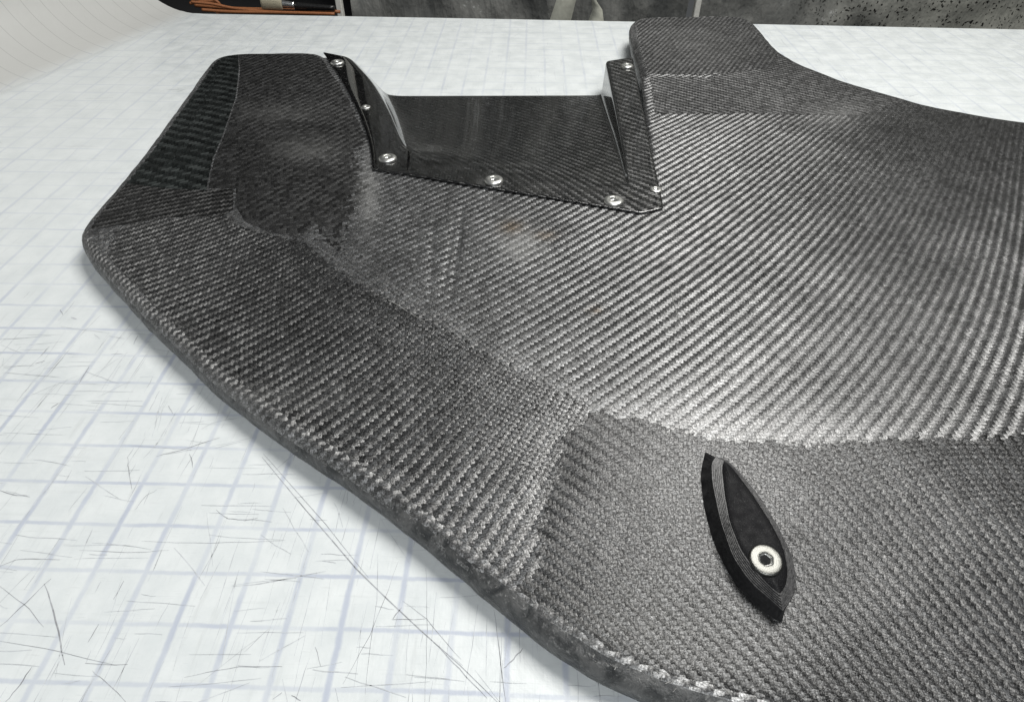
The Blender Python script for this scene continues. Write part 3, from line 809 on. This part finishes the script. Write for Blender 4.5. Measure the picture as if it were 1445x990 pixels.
for (x, y, R, tl) in [(476, 88, 0.31, (0, 0)), (516, 150, 0.19, (0, 0)), (547, 223, 0.31, (0, 0)), (697, 254, 0.31, (0, 0)), (866, 283, 0.31, (0, 0)), (926, 266, 0.19, (0, 0)), (885, 93, 0.28, (0, 0))]:
    c = U(x, y, ZI+0.05); c[2] = ZI+0.004
    bolt(insert, c, R, 0.11 if R > 0.2 else 0.05, True, random.uniform(0, 1))

# ================================================================== leaf-shaped printed fairing with its bolt
def smooth_closed(P, n):
    P = np.array(P, float); L = np.r_[0, np.cumsum(np.linalg.norm(np.diff(np.vstack([P, P[:1]]), axis=0), axis=1))]
    t = np.linspace(0, L[-1], n, endpoint=False); Q = np.vstack([P, P[:1]])
    R = np.stack([np.interp(t, L, Q[:, k]) for k in range(P.shape[1])], 1)
    for _ in range(2): R = 0.5*R+0.25*np.roll(R, 1, 0)+0.25*np.roll(R, -1, 0)
    return R
def leafhalf(Lp, Rp, n, lift):
    """closed outline from tip to tip: down the left side, up the right side, n points each"""
    def side(pp):
        W = []
        for x, y in pp:
            z = 1.1
            for _ in range(6):
                q = U(x, y, z); z = float(ztop(q[0], q[1]))+lift
            W.append(np.array([q[0], q[1]]))
        W = np.array(W); Ls = np.r_[0, np.cumsum(np.linalg.norm(np.diff(W, axis=0), axis=1))]
        t = np.linspace(0, Ls[-1], n); R = np.stack([np.interp(t, Ls, W[:, k]) for k in range(2)], 1)
        for _ in range(3): R[1:-1] = 0.5*R[1:-1]+0.25*R[:-2]+0.25*R[2:]
        return R
    a = side(Lp); b = side(Rp)
    return np.vstack([a, b[::-1]])
outL = [(1010, 644), (1003, 650), (1005, 682), (1016, 733), (1034, 786), (1061, 824), (1088, 846), (1105, 862)]
outR = [(1010, 644), (1020, 643), (1043, 664), (1073, 700), (1100, 745), (1119, 785), (1125, 815), (1122, 839), (1105, 862)]
inL = [(1022, 651), (1019, 658), (1023, 697), (1030, 736), (1046, 776), (1070, 809), (1092, 832), (1100, 836)]
inR = [(1022, 651), (1031, 657), (1061, 697), (1088, 739), (1105, 773), (1111, 806), (1108, 828), (1100, 836)]
basL = [(995, 638), (988, 668), (993, 715), (1006, 764), (1029, 812), (1059, 848), (1091, 874), (1103, 878)]
HW, HP = 0.36, 0.47
nL = 40
o1 = leafhalf(outL, outR, nL, HW); i1 = leafhalf(inL, inR, nL, HP); b1 = leafhalf(basL, outR, nL, 0.0)
b1[nL:] = o1[nL:]*1.0
b1[nL] = b1[nL-1]; b1[-1] = b1[0]
zc = lambda W, h: np.column_stack([W, ztop(W[:, 0], W[:, 1])+h])
cen = o1.mean(0); zmean = float(ztop(*cen))
rings = [zc(b1, -0.03), zc(b1, 0.02), zc(o1, HW-0.02)]
rings[-1] = np.column_stack([o1, ztop(o1[:, 0], o1[:, 1])+HW-0.02])
NS = 6
for k in range(NS):
    f0 = k/NS; f1 = (k+0.82)/NS
    za = HW+(HP-HW)*k/(NS-1)
    rings.append(zc(o1+(i1-o1)*(f0*0.92+0.04), za)); rings.append(zc(o1+(i1-o1)*(f1*0.92+0.06), za+0.004))
N = len(o1); V = np.vstack(rings); Fc = []
for r in range(len(rings)-1):
    for k in range(N):
        k2 = (k+1) % N; Fc.append((r*N+k, r*N+k2, (r+1)*N+k2, (r+1)*N+k))
fin = thing('leaf_fairing', (cen[0], cen[1], zmean), 'leaf-shaped black plastic fairing with stepped edge, held by one big socket bolt', 'fairing')
fo = obj('stepped_body', V, Fc, M_PRINT, fin, shade=False)
tp = zc(o1+(i1-o1)*0.985, HP+0.006)
c3 = tp.mean(0)
Vt = [tuple(c3)]; Ft = []
for f in (0.35, 0.7, 1.0):
    for q in tp: Vt.append(tuple(c3+(q-c3)*f))
for k in range(N): Ft.append((0, 1+k, 1+(k+1) % N))
for r in range(2):
    for k in range(N):
        k2 = (k+1) % N; Ft.append((1+r*N+k, 1+(r+1)*N+k, 1+(r+1)*N+k2, 1+r*N+k2))
Vt = np.array(Vt); Vt = np.vstack([Vt, tp-np.array([0, 0, 0.03])]); o0 = 1+2*N
for k in range(N):
    k2 = (k+1) % N; Ft.append((o0+k, o0+N+k, o0+N+k2, o0+k2))
obj('cover_plate', Vt, Ft, M_PRINTTOP, fin)
z = 1.1
for _ in range(6):
    q = U(1081, 789, z); z = float(ztop(q[0], q[1]))+HP+0.03
bolt(fin, (q[0], q[1], z-0.035), 0.285, 0.055, False, 0.3, (0.09, 0.0), M_STEEL2)

# ================================================================== behind the table
def box(x0, x1, y0, y1, z0, z1):
    return ([(x0, y0, z0), (x1, y0, z0), (x1, y1, z0), (x0, y1, z0), (x0, y0, z1), (x1, y0, z1), (x1, y1, z1), (x0, y1, z1)],
            [(0, 3, 2, 1), (4, 5, 6, 7), (0, 1, 5, 4), (1, 2, 6, 5), (2, 3, 7, 6), (3, 0, 4, 7)])
def onY(px, py, Y):
    v = _d*F_PX+_r2*(px-IW/2)+_u2*(IH/2-py); return CAM+v*(Y-CAM[1])/v[1]
YB = 44.0
fl = obj('floor', [(-90, -60, -34), (120, -60, -34), (120, 110, -34), (-90, 110, -34)], [(0, 1, 2, 3)], M_FLOOR, shade=False); fl['kind'] = 'structure'
def sheet(name, mat, x0, x1, label, seed, zt=26):
    r = np.random.default_rng(seed); nx, nz = 90, 60; V = []; Fc = []
    ph = r.uniform(0, 6.28, 12); kx = r.uniform(0.1, 0.9, 12); kz = r.uniform(-0.7, 0.7, 12)
    for zq in np.linspace(-16, zt, nz):
        for xq in np.linspace(x0, x1, nx):
            y = YB+0.8+sum(0.10/(0.4+k_)*abs(math.sin(k_*xq+q_*zq+p_)) for k_, q_, p_ in zip(kx, kz, ph))*1.1
            V.append((xq, y, zq))
    for a in range(nz-1):
        for b in range(nx-1):
            i = a*nx+b; Fc.append((i, i+1, i+nx+1, i+nx))
    o = obj(name, V, Fc, mat); return tag(o, label, 'plastic sheet')
pL = onY(482, 10, YB)[0]; pR = onY(984, 10, YB)[0]
sheet('plastic_sheet', M_SHEET, pL+0.3, pR-0.3, 'creased dark grey plastic sheet hanging behind the table, between the two white posts', 3)
sheet('plastic_sheet', M_SPECK, pR+0.2, pR+52, 'grey plastic sheet speckled with black, behind the table to the right of both posts', 5)
for px_, w, lb in ((479, 0.42, 'narrow white post behind the table beside the brush and orange cords'), (984, 0.40, 'narrow white post behind the table by the back tab of the panel')):
    c = onY(px_, 10, YB)[0]; V, Fc = box(c-w/2, c+w/2, YB-0.2, YB+0.4, -16, 26)
    o = obj('white_post', V, Fc, M_WOODWHITE, shade=False); tag(o, lb, 'post', 'white posts behind the table')
    bm_ = o.modifiers.new('bevel', 'BEVEL'); bm_.width = 0.05*S
# shelf with cords and a brush; black backing stands for the cavity's shade
V, Fc = box(-34, pL-0.5, 39.2, 52, -3.2, -2.4)
sh = obj('shelf', V, Fc, M_DARK, shade=False); tag(sh, 'dark shelf behind the table carrying orange cords and a brush', 'shelf')
V, Fc = box(-34, pL-0.4, 52, 53, -16, 26)
bk = obj('cavity_shade_board', V, Fc, M_DARK, shade=False); tag(bk, 'black backing standing in for the shade of the cavity behind the shelf', 'board')
def tube(pts, r, n=8):
    pts = [np.array(p, float) for p in pts]; V = []; Fc = []
    for k, p in enumerate(pts):
        t = pts[min(k+1, len(pts)-1)]-pts[max(k-1, 0)]; t /= np.linalg.norm(t)+1e-9
        s = np.cross(t, [0, 0, 1.0]); s /= np.linalg.norm(s)+1e-9; u_ = np.cross(s, t)
        rr = r[k] if hasattr(r, '__len__') else r
        for q in range(n): a = 2*math.pi*q/n; V.append(tuple(p+(s*math.cos(a)+u_*math.sin(a))*rr))
    for k in range(len(pts)-1):
        for q in range(n):
            q2 = (q+1) % n; Fc.append((k*n+q, k*n+q2, (k+1)*n+q2, (k+1)*n+q))
    Fc.append(tuple(range(n))[::-1]); Fc.append(tuple(range((len(pts)-1)*n, len(pts)*n)))
    return V, Fc
cords = [([(275, 8), (310, 11), (350, 13), (410, 14), (480, 17)], 40.6, 0.11), ([(270, 3), (300, 6), (330, 12), (380, 17), (430, 19)], 40.0, 0.10), ([(285, 14), (330, 17), (400, 18), (472, 20)], 39.4, 0.10),
         ([(296, -4), (308, 4), (312, 14), (306, 20)], 40.9, 0.10), ([(268, 5), (290, 2), (305, 3), (316, 12), (330, 19)], 41.4, 0.10), ([(380, 12), (420, 15), (470, 18)], 41.0, 0.08)]
names = ['thick orange cord lying highest across the dark shelf', 'orange cord slanting down across the shelf to the table edge', 'orange cord lying along the table edge, nearest of the cords', 'short upright bend of orange cord near the rolled-up mat',
         'orange cord looped at the left end of the shelf by the rolled-up mat', 'thin orange cord lying below the brush handle']
for (pp, Y, r), lb in zip(cords, names):
    W = [onY(x, y, Y+0.15*math.sin(i)) for i, (x, y) in enumerate(pp)]
    V, Fc = tube(crom(W, 30), r); o = obj('orange_cord', V, Fc, M_CORD); tag(o, lb, 'cord', 'orange cords on the shelf')
Yb = 40.2
brush = thing('paint_brush', onY(410, 10, Yb), 'paint brush with tan bristles, silver ferrule and black handle on the dark shelf', 'brush')
def flatbar(p, q, w0, w1, th, mat, name, n=10):
    p = np.array(p); q = np.array(q); V = []; Fc = []
    for k in range(n+1):
        t = k/n; c = p+(q-p)*t; w = w0+(w1-w0)*t
        for a in range(12):
            an = 2*math.pi*a/12; V.append((c[0], c[1]+math.cos(an)*th, c[2]+math.sin(an)*w))
    for k in range(n):
        for a in range(12):
            a2 = (a+1) % 12; Fc.append((k*12+a, k*12+a2, (k+1)*12+a2, (k+1)*12+a))
    Fc.append(tuple(range(12))[::-1]); Fc.append(tuple(range(n*12, n*12+12)))
    return obj(name, V, Fc, mat, brush)
flatbar(onY(369, 4, Yb), onY(399, 7, Yb), 0.42, 0.34, 0.22, M_BRISTLE, 'bristles')
flatbar(onY(398, 7, Yb), onY(416, 9, Yb), 0.33, 0.28, 0.2, M_FERRULE, 'ferrule')
flatbar(onY(415.5, 9, Yb), onY(472, 12, Yb), 0.26, 0.17, 0.15, M_HANDLE, 'handle')
# folded pale strip leaning behind the table edge
def ribbon(pp, Y, w, mat, name, parent):
    V = []; Fc = []
    for i, (xa, xb, y, dy) in enumerate(pp):
        a = onY(xa, y, Y+dy); b = onY(xb, y, Y+dy); V += [tuple(a), tuple(b)]
    for i in range(len(pp)-1): Fc.append((2*i, 2*i+1, 2*i+3, 2*i+2))
    o = obj(name, V, Fc, mat, parent); s_ = o.modifiers.new('thick', 'SOLIDIFY'); s_.thickness = 0.03*S; return o
st = thing('pale_strip', onY(810, 30, 40.5), 'folded strip of pale translucent film standing behind the table edge', 'film strip')
ribbon([(764, 800, 60, 0.3), (776, 806, 28, 0), (784, 812, 4, -0.1), (790, 818, -16, -0.1), (800, 826, -34, 0.3)], 40.5, 1, M_FILM, 'front_fold', st)
ribbon([(800, 826, -34, 0.3), (826, 838, -16, 0.8), (835, 842, 2, 1.0), (836, 850, 14, 1.2), (830, 852, 30, 1.3), (826, 850, 60, 1.3)], 40.5, 1, M_FILM, 'back_fold', st)
